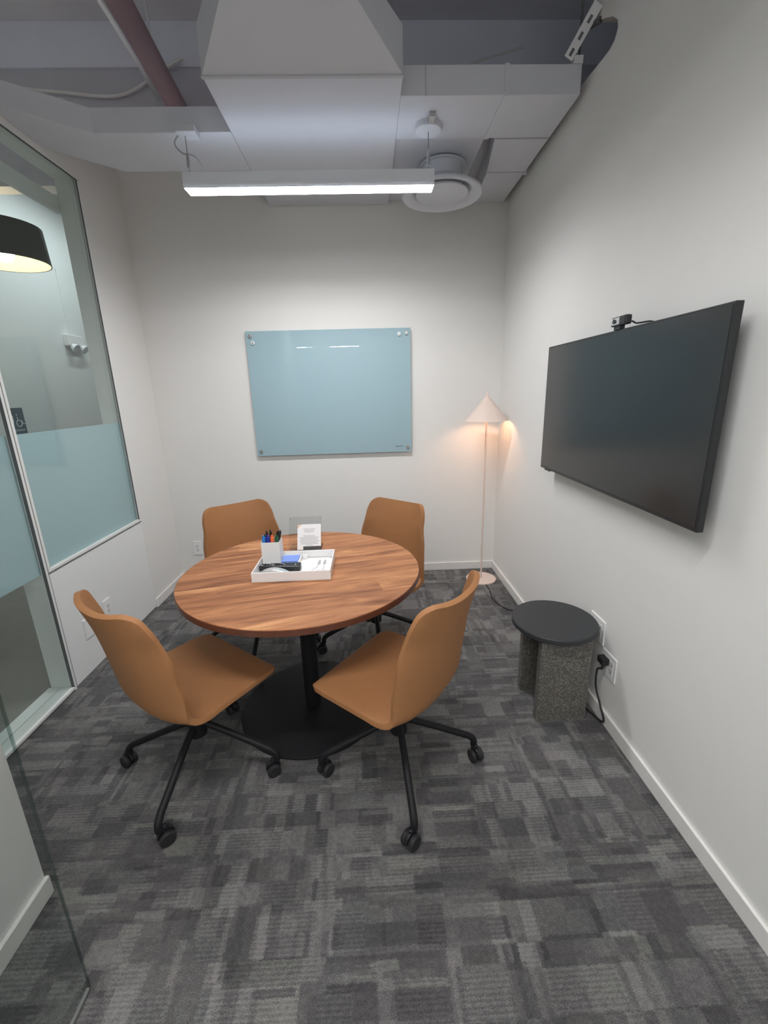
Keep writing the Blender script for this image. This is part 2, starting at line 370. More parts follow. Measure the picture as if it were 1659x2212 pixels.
# entry stub and front wall with the doorway
struct('wall_entry', MB().box(XL-.12, XS, YF-.12, YS, 0, 2.90), M['wall'], smooth=False)
DX0, DX1 = -.427, .52
struct('wall_front', MB().box(XS, XR, YF-.12, YF, 2.74, 2.90), M['wall'], smooth=False)
struct('wall_corridor', box(XC-.1, XC, -9, 4, 0, ZC), M['corwall'], smooth=False)
struct('wall_corridor_end', box(XC, XL-.12, 3.9, 4, 0, ZC), M['corwall'], smooth=False)
struct('wall_far', box(XC, 3.2, -9.1, -9, 0, ZC), M['corwall'], smooth=False)
struct('wall_outer', MB().box(3.1, 3.2, -9, 4, 0, ZC).box(XR+.12, 3.2, -3.72, -3.6, 0, ZC), M['corwall'], smooth=False)
HB = .068
def bb(name, x0, x1, y0, y1):
    return struct(name, box(x0, x1, y0, y1, 0, HB), M['base'], bevel=.003)
bb('baseboard_back', XL+.012, XR-.012, -.012, 0)
bb('baseboard_right', XR-.012, XR, YF, 0)
bb('baseboard_left', XL, XL+.012, YG0+.0, 0)
bb('baseboard_entry', XS, XS+.014, YF, YS+.004)

# --- glazed partition on the left : window_1 over a white panel, window_2 full height
YM, YE = -1.404, YS          # mullion, end at stub
def empty_struct(name, loc):
    o = bpy.data.objects.new(name, None); C.objects.link(o); o.location = loc; o.empty_display_size = .05; ROOT[o] = Vector(loc); tag(o, kind='structure'); return o
ZS = .674; ZH = 2.726; FD = .12; FILM = 1.355
lp = struct('wall_left_panel', box(XL-.10, XL, YM, YG0, .008, ZS-.006), M['panel'], bevel=.0015)
w1 = empty_struct('window_1', (XL, (YM+YG0)/2, ZS))
def frame_member(parent, x0, x1, y0, y1, z0, z1, name='frame_bar', mat='frame'): return box(x0, x1, y0, y1, z0, z1).build(name, M[mat], parent, bevel=.0015)
fw_ = .016
frame_member(w1, XL-FD, XL+.004, YG0-fw_, YG0, ZS+fw_+.002, ZH)      # far jamb
frame_member(w1, XL-FD, XL+.004, YM, YM+fw_, ZS+fw_+.002, ZH)         # mullion side
frame_member(w1, XL-FD, XL+.004, YM, YG0, ZS, ZS+fw_)         # sill
frame_member(w1, XL-FD, XL+.004, YM, YG0, ZH, ZH+fw_)         # head
frame_member(w1, XL-FD-.03, XL-FD, YM, YG0, 2.56, 2.64)       # outer head rail
box(XL-.018, XL-.010, YM+fw_, YG0-fw_, ZS+fw_, ZH).build('pane', M['winglass'], w1, smooth=False)
box(XL-.021, XL-.0185, YM+fw_, YG0-fw_, ZS+fw_, FILM).build('frosted_film', M['frost'], w1, smooth=False)
frame_member(w1, XL-.004, XL+.0045, YG0-.0205, YG0-.0165, ZS+fw_, ZH, 'gasket', 'gasket')
frame_member(w1, XL-.004, XL+.0045, YM, YG0, ZS-.006, ZS-.001, 'gasket', 'gasket')
frame_member(w1, XL-.004, XL+.0045, YM, YG0, ZH-.006, ZH-.001, 'gasket', 'gasket')
w2 = empty_struct('window_2', (XL, (YM+YE)/2, 0))
frame_member(w2, XL-FD, XL+.004, YM-.021, YM-.005, 0, ZH)
frame_member(w2, XL-FD, XL+.004, YE, YE+fw_, 0, ZH)
frame_member(w2, XL-FD, XL+.004, YE, YM-.021, ZH, ZH+fw_)
frame_member(w2, XL-.016, XL+.004, YE, YM-.021, .008, .024)    # front lip of the sill
frame_member(w2, XL-.070, XL-.016, YE, YM-.021, .004, .020)    # sill tracks behind the glass
frame_member(w2, XL-FD-.012, XL-.072, YE, YM-.021, .004, .024)
frame_member(w2, XL-.018, XL+.003, YM-.005, YM, 0, ZH, 'gasket', 'gasket')
frame_member(w2, XL-.012, XL+.005, YM-.0230, YM-.0215, .02, ZH, 'gasket', 'gasket')
box(XL-.018, XL-.010, YE, YM-.021, .02, ZH).build('pane', M['winglass'], w2, smooth=False)
box(XL-.021, XL-.0185, YE, YM-.021, ZS, FILM).build('frosted_film', M['frost'], w2, smooth=False)
w3 = empty_struct('window_3', (.96, YF-.05, 0))
frame_member(w3, DX1, DX1+.03, YF-.10, YF-.02, 0, 2.74); frame_member(w3, XR-.03, XR, YF-.10, YF-.02, 0, 2.74)
frame_member(w3, DX1+.03, XR-.03, YF-.10, YF-.02, 0, .03); frame_member(w3, DX0-.02, XR-.03, YF-.10, YF-.02, 2.70, 2.74)
frame_member(w3, XS, DX0-.02, YF-.10, YF-.02, 2.70, 2.74); frame_member(w3, DX0-.045, DX0-.02, YF-.10, YF-.02, 0, 2.70)
box(DX1+.03, XR-.03, YF-.064, YF-.056, .03, 2.70).build('pane', M['winglass'], w3, smooth=False)
box(XS, DX0-.045, YF-.064, YF-.056, 0, 2.70).build('pane', M['winglass'], w3, smooth=False)
# --- open glass door standing along the entry wall
d1 = empty_struct('door_1', (DX0, YF, 0))
box(DX0-.003, DX0+.003, -3.57, -2.672, .012, 2.45).build('pane', M['doorglass'], d1, smooth=False)
box(DX0-.0032, DX0+.0032, -2.6722, -2.6690, .012, 2.45).build('glass_edge', M['edgeglass'], d1, smooth=False)
box(DX0-.004, DX0+.004, -3.57, -2.675, .004, .0125).build('bottom_seal', M['steel'], d1, smooth=False)
box(DX0-.014, DX0+.014, -3.60, -3.57, .0, 2.48).build('hinge_stile', M['frame'], d1, bevel=.002)
tb = MB()
tb.tube(crv([(DX0+.006, -2.78, .80), (DX0+.045, -2.78, .80), (DX0+.05, -2.78, .85), (DX0+.05, -2.78, 1.2), (DX0+.045, -2.78, 1.25), (DX0+.006, -2.78, 1.25)], 6), .009, 8)

# ================================================================== DUCTWORK
dk = thing('air_duct', 'white painted sheet-metal ductwork with a tapered trunk under the open ceiling', 'duct', (.15, -.7, DZ))
H = .115
bx0, bx1, yn = -.265, .557, -1.272
trunk = MB().box(bx0, bx1, yn, -.003, DZ, 2.93); trunk.build('trunk', M['duct'], dk, bevel=.003)
# taper towards the camera
yt, zt0, zt1 = -1.50, 2.868, 2.99
tp = MB(); A = [(bx0, yn, DZ), (bx1, yn, DZ), (bx1, yn, 2.925), (bx0, yn, 2.925)]; B = [(-.100, yt, zt0), (.362, yt, zt0), (.362, yt, zt1), (-.100, yt, zt1)]
tp.add(A+B, [(0,1,5,4),(1,2,6,5),(2,3,7,6),(3,0,4,7),(0,3,2,1),(4,5,6,7)]); tp.build('taper', M['duct'], dk, smooth=False)
MB().box(-.100, .362, -3.5, yt, zt0, zt1).build('supply_run', M['duct'], dk, bevel=.003)
MB().box(bx0-.004, bx1+.004, yn-.004, yn+.012, DZ-.004, DZ+.006).build('flange', M['ductgap'], dk)
MB().box(-.104, .366, yt-.012, yt+.002, zt0-.004, zt0+.006).build('flange', M['ductgap'], dk)
# left branch with a 45 degree elbow into the wall
y0, y1 = -.88, -.50; xe = -.935
pl = [(bx0, y0), (xe, y0), (xe-.3300, y0-.245), (xe-.3300, y1-.255), (xe-.04, y1), (bx0, y1)]
MB().prism(pl, 'z', DZ+.0005, 2.868).build('branch', M['duct'], dk, bevel=.003)
# right branch : front section, panel along the wall, recessed middle
MB().box(bx1, 1.362, -1.14, -.80, DZ+.0005, 2.872).build('branch', M['duct'], dk, bevel=.003)
MB().prism([(1.075, -.797), (1.362, -.797), (1.362, -.003), (1.15, -.003), (1.13, -.42)], 'z', DZ, 2.872).build('branch_panel', M['duct'], dk, bevel=.003)
MB().box(bx1, 1.03, -.797, -.003, DZ+.02, 2.872).build('branch_box', M['duct'], dk, bevel=.003)
MB().box(1.03, 1.15, -.797, -.003, 2.86, 2.872).build('gap_back', M['ductgap'], dk)
for xs_ in (1.028,):
    MB().box(xs_-.010, xs_+.010, -1.146, -1.138, DZ, 2.873).build('drive_cleat', M['duct'], dk)
    MB().box(xs_-.010, xs_+.010, -1.14, -.80, DZ-.004, DZ+.001).build('drive_cleat', M['duct'], dk)
MB().box(.665, .671, -1.143, -1.138, DZ, 2.872).build('seam', M['ductgap'], dk)
MB().box(1.08, 1.362, -.800, -.795, DZ-.003, DZ+.001).build('seam', M['ductgap'], dk)
MB().box(1.13, 1.362, -.444, -.440, DZ-.003, DZ+.001).build('seam', M['ductgap'], dk)
MB().box(bx0-.002, bx0+.002, -.88, -.50, DZ-.0015, DZ+.001).build('seam', M['ductgap'], dk)
MB().box(1.35, 1.37, -.45, -.43, DZ-.012, DZ+.02).build('seam_clip', M['duct'], dk)

# --- round air diffuser
df = thing('air_diffuser', 'round white ceiling air diffuser below the right duct', 'air diffuser', (.848, -.50, 2.62))
MB().lathe([(.118, 0.02), (.118, .140), (.134, .1402), (.134, .150)], 40, (.848, -.50, 2.62)).build('neck', M['duct'], df)
MB().lathe([(.186, .010), (.232, -.006), (.238, .0), (.236, .012), (.125, .075), (.122, .070)], 56, (.848, -.50, 2.62), close=True).build('outer_ring', M['duct'], df)
MB().lathe([(0, -.004), (.142, -.002), (.154, .004), (.154, .012), (0, .02)], 56, (.848, -.50, 2.62)).build('centre_disc', M['duct'], df)

# --- pipes, cables, brace above
pp = thing('sprinkler_pipe', 'dull reddish pipe running towards the back wall left of the duct', 'pipe', (-.72, -.6, 3.40))
MB().tube([(-.58, -3.4, 3.37), (-.80, -.0, 3.31)], .060, 20).build('pipe', M['red'], pp)
for y in (-1.9, -.4):
    MB().tube([(-.58-(y+3.4)*.0647, y, 3.42-(y+3.4)*.0176), (-.58-(y+3.4)*.0647, y, ZC)], .006, 6).build('hanger_rod', M['conduit'], pp)
cn = thing('ceiling_conduit', 'thin white conduit slanting across beside the reddish pipe', 'conduit', (-.62, -1.3, 3.0))
MB().tube(crv([(-.60, -2.6, 3.02), (-.62, -1.4, 3.0), (-.655, -.80, 3.0), (-.662, -.70, 2.99)], 6), .010, 8).build('tube', M['conduit'], cn)
MB().tube([(-.61, -1.9, 3.01), (-.61, -1.9, ZC)], .004, 6).build('hanger_wire', M['conduit'], cn)
def cable(name, label, pts, r=.006, mat='conduit'):
    mb = MB().tube(crv(pts, 8), r, 6); o = mb.build(name, M[mat]); tag(o, label, 'cable'); return o
cable('ceiling_cable', 'white cable sagging over the left wall above the elbow of the duct', [(-2.9, -.03, 3.38), (-2.2, -.04, 3.44), (-1.55, -.03, 3.40), (-1.15, -.03, 3.38), (-.85, -.05, 3.50), (-.72, -.06, 3.55)], .010)
cable('ceiling_cable', 'white cable drooping behind the right duct next to the trunk', [(.45, -.02, 3.62), (.60, -.02, 3.55), (.80, -.02, 3.50), (1.0, -.02, 3.48), (1.16, -.02, 3.55), (1.45, -.02, 3.62)], .007)
st_ = thing('strut_brace', 'slanted perforated metal strut holding the right end of the duct', 'brace', (1.36, -1.1, 2.875))
a_, b_ = Vector((1.30, -1.13, 2.895)), Vector((1.385, -1.20, 3.04)); dd = (b_-a_).normalized(); sd = Vector((1, 0, -dd.x/dd.z)).normalized(); nn = dd.cross(sd).normalized()
MB().obox((a_+b_)/2, dd, sd, nn, (b_-a_).length/2, .020, .003).build('strut', M['conduit'], st_)
for t in (.12, .42, .72):
    MB().obox(a_+(b_-a_)*t-nn*.0032*(1 if nn.y > 0 else -1), dd, sd, nn, .013, .006, .0012).build('slot', M['gasket'], st_)
MB().tube([(1.352, -1.12, 2.88), (1.352, -1.12, ZC)], .005, 6).build('threaded_rod', M['gasket'], st_)
MB().box(1.325, 1.366, -1.138, -1.10, 2.8735, 2.905).build('bracket', M['conduit'], st_, bevel=.002)
MB().tube([(1.375, -1.16, 2.99), (1.40, -1.2, 2.985)], .012, 8).build('bolt', M['gasket'], st_)

# ================================================================== LINEAR PENDANT
LY, LZ, LX0, LX1 = -.915, 2.495, -.505, .735
lt = thing('linear_pendant_light', 'long white linear light hung below the duct, glowing brightly', 'light', ((LX0+LX1)/2, LY, LZ))
hw = .045
HH = .068
hs = MB()
hs.box(LX0, LX1, LY-hw, LY-hw+.003, LZ, LZ+HH).box(LX0, LX1, LY+hw-.003, LY+hw, LZ, LZ+HH)
hs.box(LX0, LX0+.003, LY-hw+.003, LY+hw-.003, LZ, LZ+HH).box(LX1-.003, LX1, LY-hw+.003, LY+hw-.003, LZ, LZ+HH)
hs.build('housing', M['opal'], lt, smooth=False)
MB().box(LX0+.003, LX1-.003, LY-hw+.003, LY+hw-.003, LZ+.011, LZ+.030).build('gear_tray', M['housing'], lt, smooth=False)
MB().box(LX0+.004, LX1-.004, LY-hw+.004, LY+hw-.004, LZ-.0015, LZ+.010).build('lens', M['lens'], lt, smooth=False)
MB().box(LX0+.006, LX1-.006, LY-hw+.008, LY+hw-.008, LZ+.0305, LZ+.036).build('uplight_lens', M['uplens'], lt, smooth=False)
ld = bpy.data.lights.new('lamp_beam', 'AREA'); ld.shape = 'RECTANGLE'; ld.size = LX1-LX0-.02; ld.size_y = 2*hw-.012
ld.energy = LAMP_BEAM; ld.color = LAMP_COL; ld.spread = math.radians(158)
lo = bpy.data.objects.new('lamp_beam', ld); C.objects.link(lo); lo.parent = lt; lo.location = (0, 0, -.004)
for x in (LX0+.025, LX1-.025):
    MB().tube([(x, LY, LZ+.03), (x, LY, DZ)], .0018, 6).build('suspension_cable', M['gasket'], lt)
    MB().lathe([(.008, .10), (.008, .15), (.003, .17)], 12, (x, LY, LZ)).build('cable_grip', M['steel'], lt)
MB().lathe([(0, 0), (.062, 0), (.065, .004), (.065, .024), (0, .024)], 32, (LX1-.025, LY, DZ-.024)).build('canopy', M['duct'], lt)
MB().box(LX0-.01, LX0+.085, LY-.04, LY+.04, DZ-.03, DZ).build('canopy', M['duct'], lt, bevel=.003)
MB().tube(crv([(LX0+.0, LY, DZ-.02), (LX0-.03, LY, DZ-.06), (LX0+.0, LY, DZ-.10), (LX0+.07, LY, LZ+.14), (LX0+.11, LY, LZ+.04)], 8), .004, 6).build('power_cord', M['inkl'], lt)
MB().box(LX1-.035, LX1-.005, LY-.115, LY-.03, DZ-.022, DZ).build('gripper_bracket', M['steel'], lt, bevel=.002)
# its twin over the doorway end of the room, above the camera
lt2 = copy_tree(lt); lt2.location = (lt.location.x, -2.98, LZ)
lt2['label'] = 'long white linear light at the doorway end of the room'
# lights behind the door: two mirrored in the glass board, two added as fill
for yy, zz, xa, xb, lb in ((-6.4, 2.462, -.405, .216, 'short white linear light in the open space outside the door'), (-6.42, 2.465, -1.9, -.886, 'white linear light outside the door, left of the short one'),
                           (-5.0, 2.9, -1.6, 1.8, 'long white linear light added as unseen fill just outside the glass front'), (-8.3, 3.2, -1.6, 1.8, 'long white linear light added as unseen fill at the far end of the open space')):
    l2 = thing('linear_pendant_light', lb, 'light', ((xa+xb)/2, yy, zz))
    MB().box(xa, xb, yy-.045, yy+.045, zz+.006, zz+.11).build('housing', M['housing'], l2, smooth=False)
    MB().box(xa+.005, xb-.005, yy-.04, yy+.04, zz, zz+.006).build('lens', M['corlens'], l2, smooth=False)
    for x in (xa+.1, xb-.1): MB().tube([(x, yy, zz+.11), (x, yy, ZC)], .002, 6).build('suspension_cable', M['gasket'], l2)
l3 = thing('linear_pendant_light', 'long white linear light added out of sight to brighten the corridor beyond the glazing', 'light', (-2.2, 1.5, 3.5))  # added lamp, kept above the sightline, only brightens the corridor
MB().box(-2.245, -2.155, .6, 2.4, 3.506, 3.6).build('housing', M['housing'], l3, smooth=False)
MB().box(-2.24, -2.16, .605, 2.395, 3.50, 3.506).build('lens', M['cor2lens'], l3, smooth=False)
for y in (.7, 2.3): MB().tube([(-2.2, y, 3.6), (-2.2, y, ZC)], .002, 6).build('suspension_cable', M['gasket'], l3)

# ================================================================== CORRIDOR THINGS
pd = thing('drum_pendant_lamp', 'dark drum shade pendant lamp with lit bulb in the corridor', 'lamp', (-2.2, .10, 2.47))
pc = (-2.2, .10, 2.47)
MB().lathe([(.270, 0), (.255, .235), (.250, .235), (.265, 0)], 48, pc, close=True).build('shade', M['shade'], pd)
MB().lathe([(.2648, .002), (.2498, .234), (.2488, .234), (.2635, .002)], 48, pc, close=True).build('lining', M['shadein'], pd)
MB().lathe([(0, .0), (.045, .015), (.06, .06), (.05, .10), (.025, .15), (0, .155)], 20, pc).build('bulb', M['bulb'], pd)
MB().tube([(-2.2, .10, 2.60), (-2.2, .10, ZC)], .006, 8).build('cord', M['conduit'], pd)
MB().box(-2.452, -1.948, .095, .105, 2.69, 2.696).box(-2.205, -2.195, -.152, .352, 2.69, 2.696).build('spider', M['steel'], pd)
sg = thing('restroom_sign', 'slate restroom sign with wheelchair symbol on the corridor wall', 'sign', (XC, .875, 1.21))
sx = XC+.006
MB().box(XC, sx, .775, .965, 1.212, 1.452).build('plate', M['sign'], sg, bevel=.001)
def sig(pts, r=.0035, nm='pictogram'): MB().tube([(sx+.0005, .775+u*.19, 1.212+v*.24) for u, v in pts], r, 6).build(nm, M['signw'], sg)
wc = [(.60+.17*math.cos(a)*1.0, .40+.13*math.sin(a)) for a in [math.radians(t) for t in range(110, 400, 18)]]
sig(wc); sig([(.52, .66), (.55, .53), (.76, .50), (.86, .36), (.95, .38)]); sig([(.53, .71), (.535, .735), (.50, .735)], .006)
sig([(.16+.055*math.cos(a), .79+.045*math.sin(a)) for a in [math.radians(t) for t in range(0, 361, 30)]])
sig([(.06, .70), (.05, .48), (.10, .46), (.12, .26), (.20, .26), (.22, .46), (.27, .48), (.26, .70), (.06, .70)])
text_mesh('RESTROOM', .026, M['signw'], 'lettering', sg, (sx+.0008, .875, 1.242), (math.pi/2, 0, math.pi/2))
eml = thing('emergency_light', 'white twin-head emergency light high on the corridor wall', 'light', (XC, 1.93, 2.05))
MB().box(XC, XC+.06, 1.80, 2.08, 2.10, 2.22).build('body', M['white'], eml, bevel=.008)
for y in (1.86, 2.03):
    MB().tube([(XC+.05, y, 2.10), (XC+.09, y, 2.07)], [.03, .05], 16).build('lamp_head', M['clear'], eml)
MB().box(XC, XC+.012, 1.905, 1.925, 2.22, 2.90).build('conduit', M['corwall'], eml)

# ================================================================== GLASS BOARD
bx, bz, bw, bh = -.5197, 1.0403, 1.219, .918
gb = thing('glass_whiteboard', 'pale blue glass marker board mounted on the back wall', 'whiteboard', (bx+bw/2, -.02, bz))
MB().box(bx, bx+bw, -.026, -.018, bz, bz+bh).build('glass_panel', M['whiteglass'], gb, smooth=False)
for x in (bx+.032, bx+bw-.032):
    for z in (bz+.036, bz+bh-.036):
        mb = MB(); mb.cyl((x, -.018, z), (x, -.0005, z), .009, 14); mb.cyl((x, -.034, z), (x, -.026, z), .014, 20); mb.build('standoff', M['steel'], gb, bevel=.001)
for xa_, xb_, hz in ((.576, .588, .0035), (.590, .600, .0022), (.603, .618, .0026), (.621, .631, .0022)):
    MB().box(xa_, xb_, -.0266, -.0258, 1.084-hz, 1.084+hz).build('maker_mark', M['ink'], gb, smooth=False)
for i, (x, z, lb) in enumerate(((-.470, 1.877, 'clear round magnet below the top left corner of the glass board'), (.614, 1.916, 'clear round magnet left of the top right standoff of the glass board'))):
    mg = thing('board_magnet', lb, 'magnet', (x, -.026, z), group='magnets on the glass board')
    mb = MB(); mb.cyl((x, -.026, z), (x, -.036, z), .014, 20); mb.build('body', M['clear'], mg, bevel=.002)
    mb = MB(); mb.cyl((x, -.0362, z), (x, -.0385, z), .006, 14); mb.build('core', M['steel'], mg)

# ================================================================== TV
tx, ya, yb, za, zb = 1.321, -1.0925, -2.283, 1.073, 1.704
tv = thing('wall_television', 'large black flat-screen television on the right wall', 'television', (XR, (ya+yb)/2, za))
MB().box(tx, tx+.022, yb, ya, za, zb).build('cabinet', M['tvbody'], tv, bevel=.002)
MB().box(tx+.022, tx+.05, yb+.18, ya-.18, za+.03, zb-.22).build('rear_housing', M['tvbody'], tv, bevel=.01)
MB().box(tx-.0008, tx+.001, yb+.008, ya-.008, za+.014, zb-.008).build('screen', M['screen'], tv, smooth=False)
MB().box(tx+.05, XR, -1.85, -1.55, za+.1, zb-.28).build('wall_mount', M['black'], tv, bevel=.003)
MB().box(tx+.002, tx+.018, ya-.11, ya-.05, za-.008, za).build('sensor', M['tvbody'], tv, bevel=.002)
wb = thing('webcam', 'small black webcam with grey face on top of the television', 'webcam', (tx, -1.735, zb))
MB().box(tx-.012, tx+.014, -1.800, -1.702, zb+.013, zb+.046).build('body', M['hood'], wb, bevel=.005)
MB().box(tx-.0135, tx-.0115, -1.760, -1.706, zb+.017, zb+.042).build('face', M['silver'], wb, bevel=.001)
mb = MB(); mb.cyl((tx-.0135, -1.732, zb+.0295), (tx-.018, -1.732, zb+.0295), .008, 16); mb.build('lens', M['screen'], wb)
MB().box(tx-.004, tx+.016, -1.755, -1.712, zb, zb+.015).build('clip', M['hood'], wb, bevel=.002)
MB().tube(crv([(tx+.014, -1.80, zb+.022), (tx+.018, -1.82, zb+.012), (tx+.016, -1.85, zb+.009), (tx+.022, -1.90, zb+.006), (tx+.03, -1.95, zb-.01)], 6), .003, 6).build('cable', M['rubber'], wb)

# ================================================================== FLOOR LAMP
fx, fy = 1.238, -.235
fl = thing('floor_lamp', 'blush pink cone-shade floor lamp in the far right corner', 'lamp', (fx, fy, 0))
MB().lathe([(0, 0), (.118, 0), (.120, .004), (.120, .012), (.117, .016), (0, .016)], 48, (fx, fy, 0)).build('base', M['pink'], fl)
MB().tube([(fx, fy, .016), (fx, fy, 1.455)], .0065, 12).build('pole', M['pink'], fl)
MB().lathe([(.158, 1.278), (.016, 1.448), (.010, 1.452), (.010, 1.449), (.014, 1.445), (.155, 1.278)], 56, (fx, fy, 0), close=True).build('shade', M['pink'], fl)
MB().lathe([(.006, 1.45), (.006, 1.485), (.0035, 1.489), (0, 1.489)], 12, (fx, fy, 0)).build('finial', M['pink'], fl)
MB().lathe([(.016, 1.345), (.028, 1.355), (.028, 1.39), (.014, 1.41), (.007, 1.412)], 16, (fx, fy, 0)).build('bulb', M['warm'], fl)
cord_ = MB().tube(crv([(1.25, -.352, .006), (1.252, -.46, .006), (1.235, -.58, .006), (1.262, -.70, .006), (1.30, -.76, .006), (1.352, -.82, .006), (1.37, -1.1, .006), (1.37, -1.5, .006), (1.36, -1.72, .006), (1.372, -1.80, .010), (1.382, -1.865, .03), (1.374, -1.835, .10), (1.366, -1.80, .17), (1.36, -1.805, .26), (1.362, -1.83, .285), (1.372, -1.832, .290)], 8), .0045, 6).build('power_cord', M['rubber'], fl)

# ================================================================== SIDE TABLE
tcx, tcy, tz = 1.196, -1.687, .46
stb = thing('side_table', 'round black-topped side table with speckled slab legs against the right wall', 'side table', (tcx, tcy, 0))
MB().lathe([(0, tz-.028), (.184, tz-.028), (.190, tz-.022), (.190, tz-.005), (.186, tz), (0, tz)], 64, (tcx, tcy, 0)).build('top', M['tabletop'], stb)
MB().box(1.093, 1.325, -1.812, -1.775, 0, tz-.028).build('slab_leg', M['speckle'], stb, bevel=.002)
MB().box(1.093, 1.325, -1.590, -1.553, 0, tz-.028).build('slab_leg', M['speckle'], stb, bevel=.002)
MB().box(1.255, 1.290, -1.775, -1.590, 0, tz-.028).build('cross_slab', M['speckle'], stb, bevel=.002)

# ================================================================== WALL PLATES
def outlet(name, label, org, ux, nrm, wdt, hgt, gangs, cat='outlet', blank=False):
    org, ux, nrm = Vector(org), Vector(ux), Vector(nrm); uz = Vector((0, 0, 1))
    t = thing(name, label, cat, tuple(org), group=None)
    MB().obox(org+nrm*.003, ux, uz, nrm, wdt/2, hgt/2, .003).build('plate', M['plate'], t, bevel=.0015)
    if blank: return t
    for g in range(gangs):
        c = org+ux*((g-(gangs-1)/2)*.046)
        MB().obox(c+nrm*.0065, ux, uz, nrm, .0165, .033, .0012).build('receptacle', M['white'], t, bevel=.001)
        for dz in (-.016, .016):
            for du, hh in ((-.006, .0045), (.006, .0038)):
                MB().obox(c+nrm*.0078+ux*du+uz*(dz+.003), ux, uz, nrm, .0012, hh, .0005).build('slot', M['slot'], t)
            MB().obox(c+nrm*.0078+uz*(dz-.007), ux, uz, nrm, .0025, .0025, .0005).build('slot', M['slot'], t)
    return t
outlet('wall_outlet', 'white duplex outlet on the back wall beside the left rear chair', (-1.107, 0, .285), (1, 0, 0), (0, -1, 0), .070, .118, 1)
outlet('wall_outlet', 'white duplex outlet on the panel below the glazing', (XL, -1.029, .280), (0, 1, 0), (1, 0, 0), .074, .116, 1)
outlet('wall_plate', 'blank white wall plate low on the panel, half behind the left front chair', (XL, -1.20, .262), (0, 1, 0), (1, 0, 0), .118, .116, 2, 'wall plate', True)
outlet('wall_plate', 'white wall plate on the right wall just above the side table top', (XR, -1.703, .412), (0, -1, 0), (-1, 0, 0), .124, .116, 2, 'wall plate')
outlet('wall_outlet', 'white double outlet on the right wall with a black plug in it', (XR, -1.826, .296), (0, -1, 0), (-1, 0, 0), .114, .114, 2)
MB().box(1.362, 1.3935, -1.835, -1.79, .300, .330).tube([(1.366, -1.832, .30), (1.364, -1.833, .282)], [.006, .004], 8).build('plug', M['rubber'], cord_, bevel=.004)

# ================================================================== ROUND TABLE
TX, TY, TZ, TR = .036, -1.622, .735, .533
tb = thing('round_table', 'round walnut meeting table on a black pedestal', 'table', (TX, TY, 0))
MB().lathe([(0, TZ-.003), (TR-.002, TZ-.003), (TR-.002, TZ), (0, TZ)], 128, (TX, TY, 0)).build('tabletop', M['wood'], tb)
MB().lathe([(0, TZ-.030), (TR-.006, TZ-.030), (TR, TZ-.026), (TR, TZ-.003), (0, TZ-.003)], 128, (TX, TY, 0)).build('edge_band', M['edge'], tb)
MB().lathe([(0, 0), (.335, 0), (.345, .004), (.345, .010), (.335, .013), (0, .016)], 80, (TX, TY, 0)).build('base_plate', M['black'], tb)
MB().lathe([(.038, .014), (.038, TZ-.036)], 32, (TX, TY, 0)).build('column', M['black'], tb)
MB().lathe([(0, TZ-.040), (.13, TZ-.040), (.13, TZ-.030), (0, TZ-.030)], 32, (TX, TY, 0)).build('top_spider', M['black'], tb)

# ================================================================== CHAIRS
def spline1(xs, ys, x):
    # monotone-ish catmull interpolation of a 1-D table
    for i in range(len(xs)-1):
        if x <= xs[i+1] or i == len(xs)-2:
            t = (x-xs[i])/(xs[i+1]-xs[i]); t = min(max(t, 0), 1); t = t*t*(3-2*t)
            return ys[i]+(ys[i+1]-ys[i])*t
def shell_mb():
    ctl = [(.242, .424), (.225, .432), (.18, .435), (.06, .428), (-.05, .416), (-.110, .409), (-.152, .416), (-.182, .444), (-.199, .50), (-.213, .58), (-.231, .68), (-.253, .775), (-.281, .862)]
    pr = crv([(a, b, 0) for a, b in ctl], 8)
    Ls = [0]
    for i in range(1, len(pr)): Ls.append(Ls[-1]+(pr[i]-pr[i-1]).length)
    T = Ls[-1]
    def at(l):
        for i in range(len(Ls)-1):
            if l <= Ls[i+1]:
                t = (l-Ls[i])/(Ls[i+1]-Ls[i]); return pr[i].lerp(pr[i+1], t)
        return pr[-1]
    ls = []
    for e in (0, .001, .004, .009, .016, .026, .038, .052, .068): ls.append(e)
    n = 44
    for i in range(1, n): ls.append(.068+(T-.136)*i/n)
    for e in (.068, .052, .038, .026, .016, .009, .004, .001, 0): ls.append(T-e)
    tW = [0, .10, .30, .42, .50, .58, .72, .88, 1.0]; vW = [.232, .242, .246, .248, .247, .243, .236, .214, .192]
    tK = [0, .15, .34, .48, .62, .80, 1.0]; vK = [.000, .004, .013, .046, .064, .070, .060]
    ns = 20; V = []; F = []
    rc0, rc1 = .032, .048
    for l in ls:
        t = l/T; p = at(l); d = (at(min(l+.004, T))-at(max(l-.004, 0))).normalized()
        nr = Vector((d.y, -d.x, 0))          # towards the sitter
        hw = hw0 = spline1(tW, vW, t)
        for e, rc in ((l, rc0), (T-l, rc1)):
            if e < rc: hw = hw-rc+math.sqrt(max(rc*rc-(rc-e)**2, 0))
        k = spline1(tK, vK, t)
        for j in range(ns+1):
            s = -1+2*j/ns
            x = s*hw; sn = x/hw0
            lift = k*abs(sn)**2.5
            q = p+nr*lift
            V.append((x, q.x, q.y))
    m_ = ns+1
    for i in range(len(ls)-1):
        for j in range(ns): F.append((i*m_+j, i*m_+j+1, (i+1)*m_+j+1, (i+1)*m_+j))
    return V, F
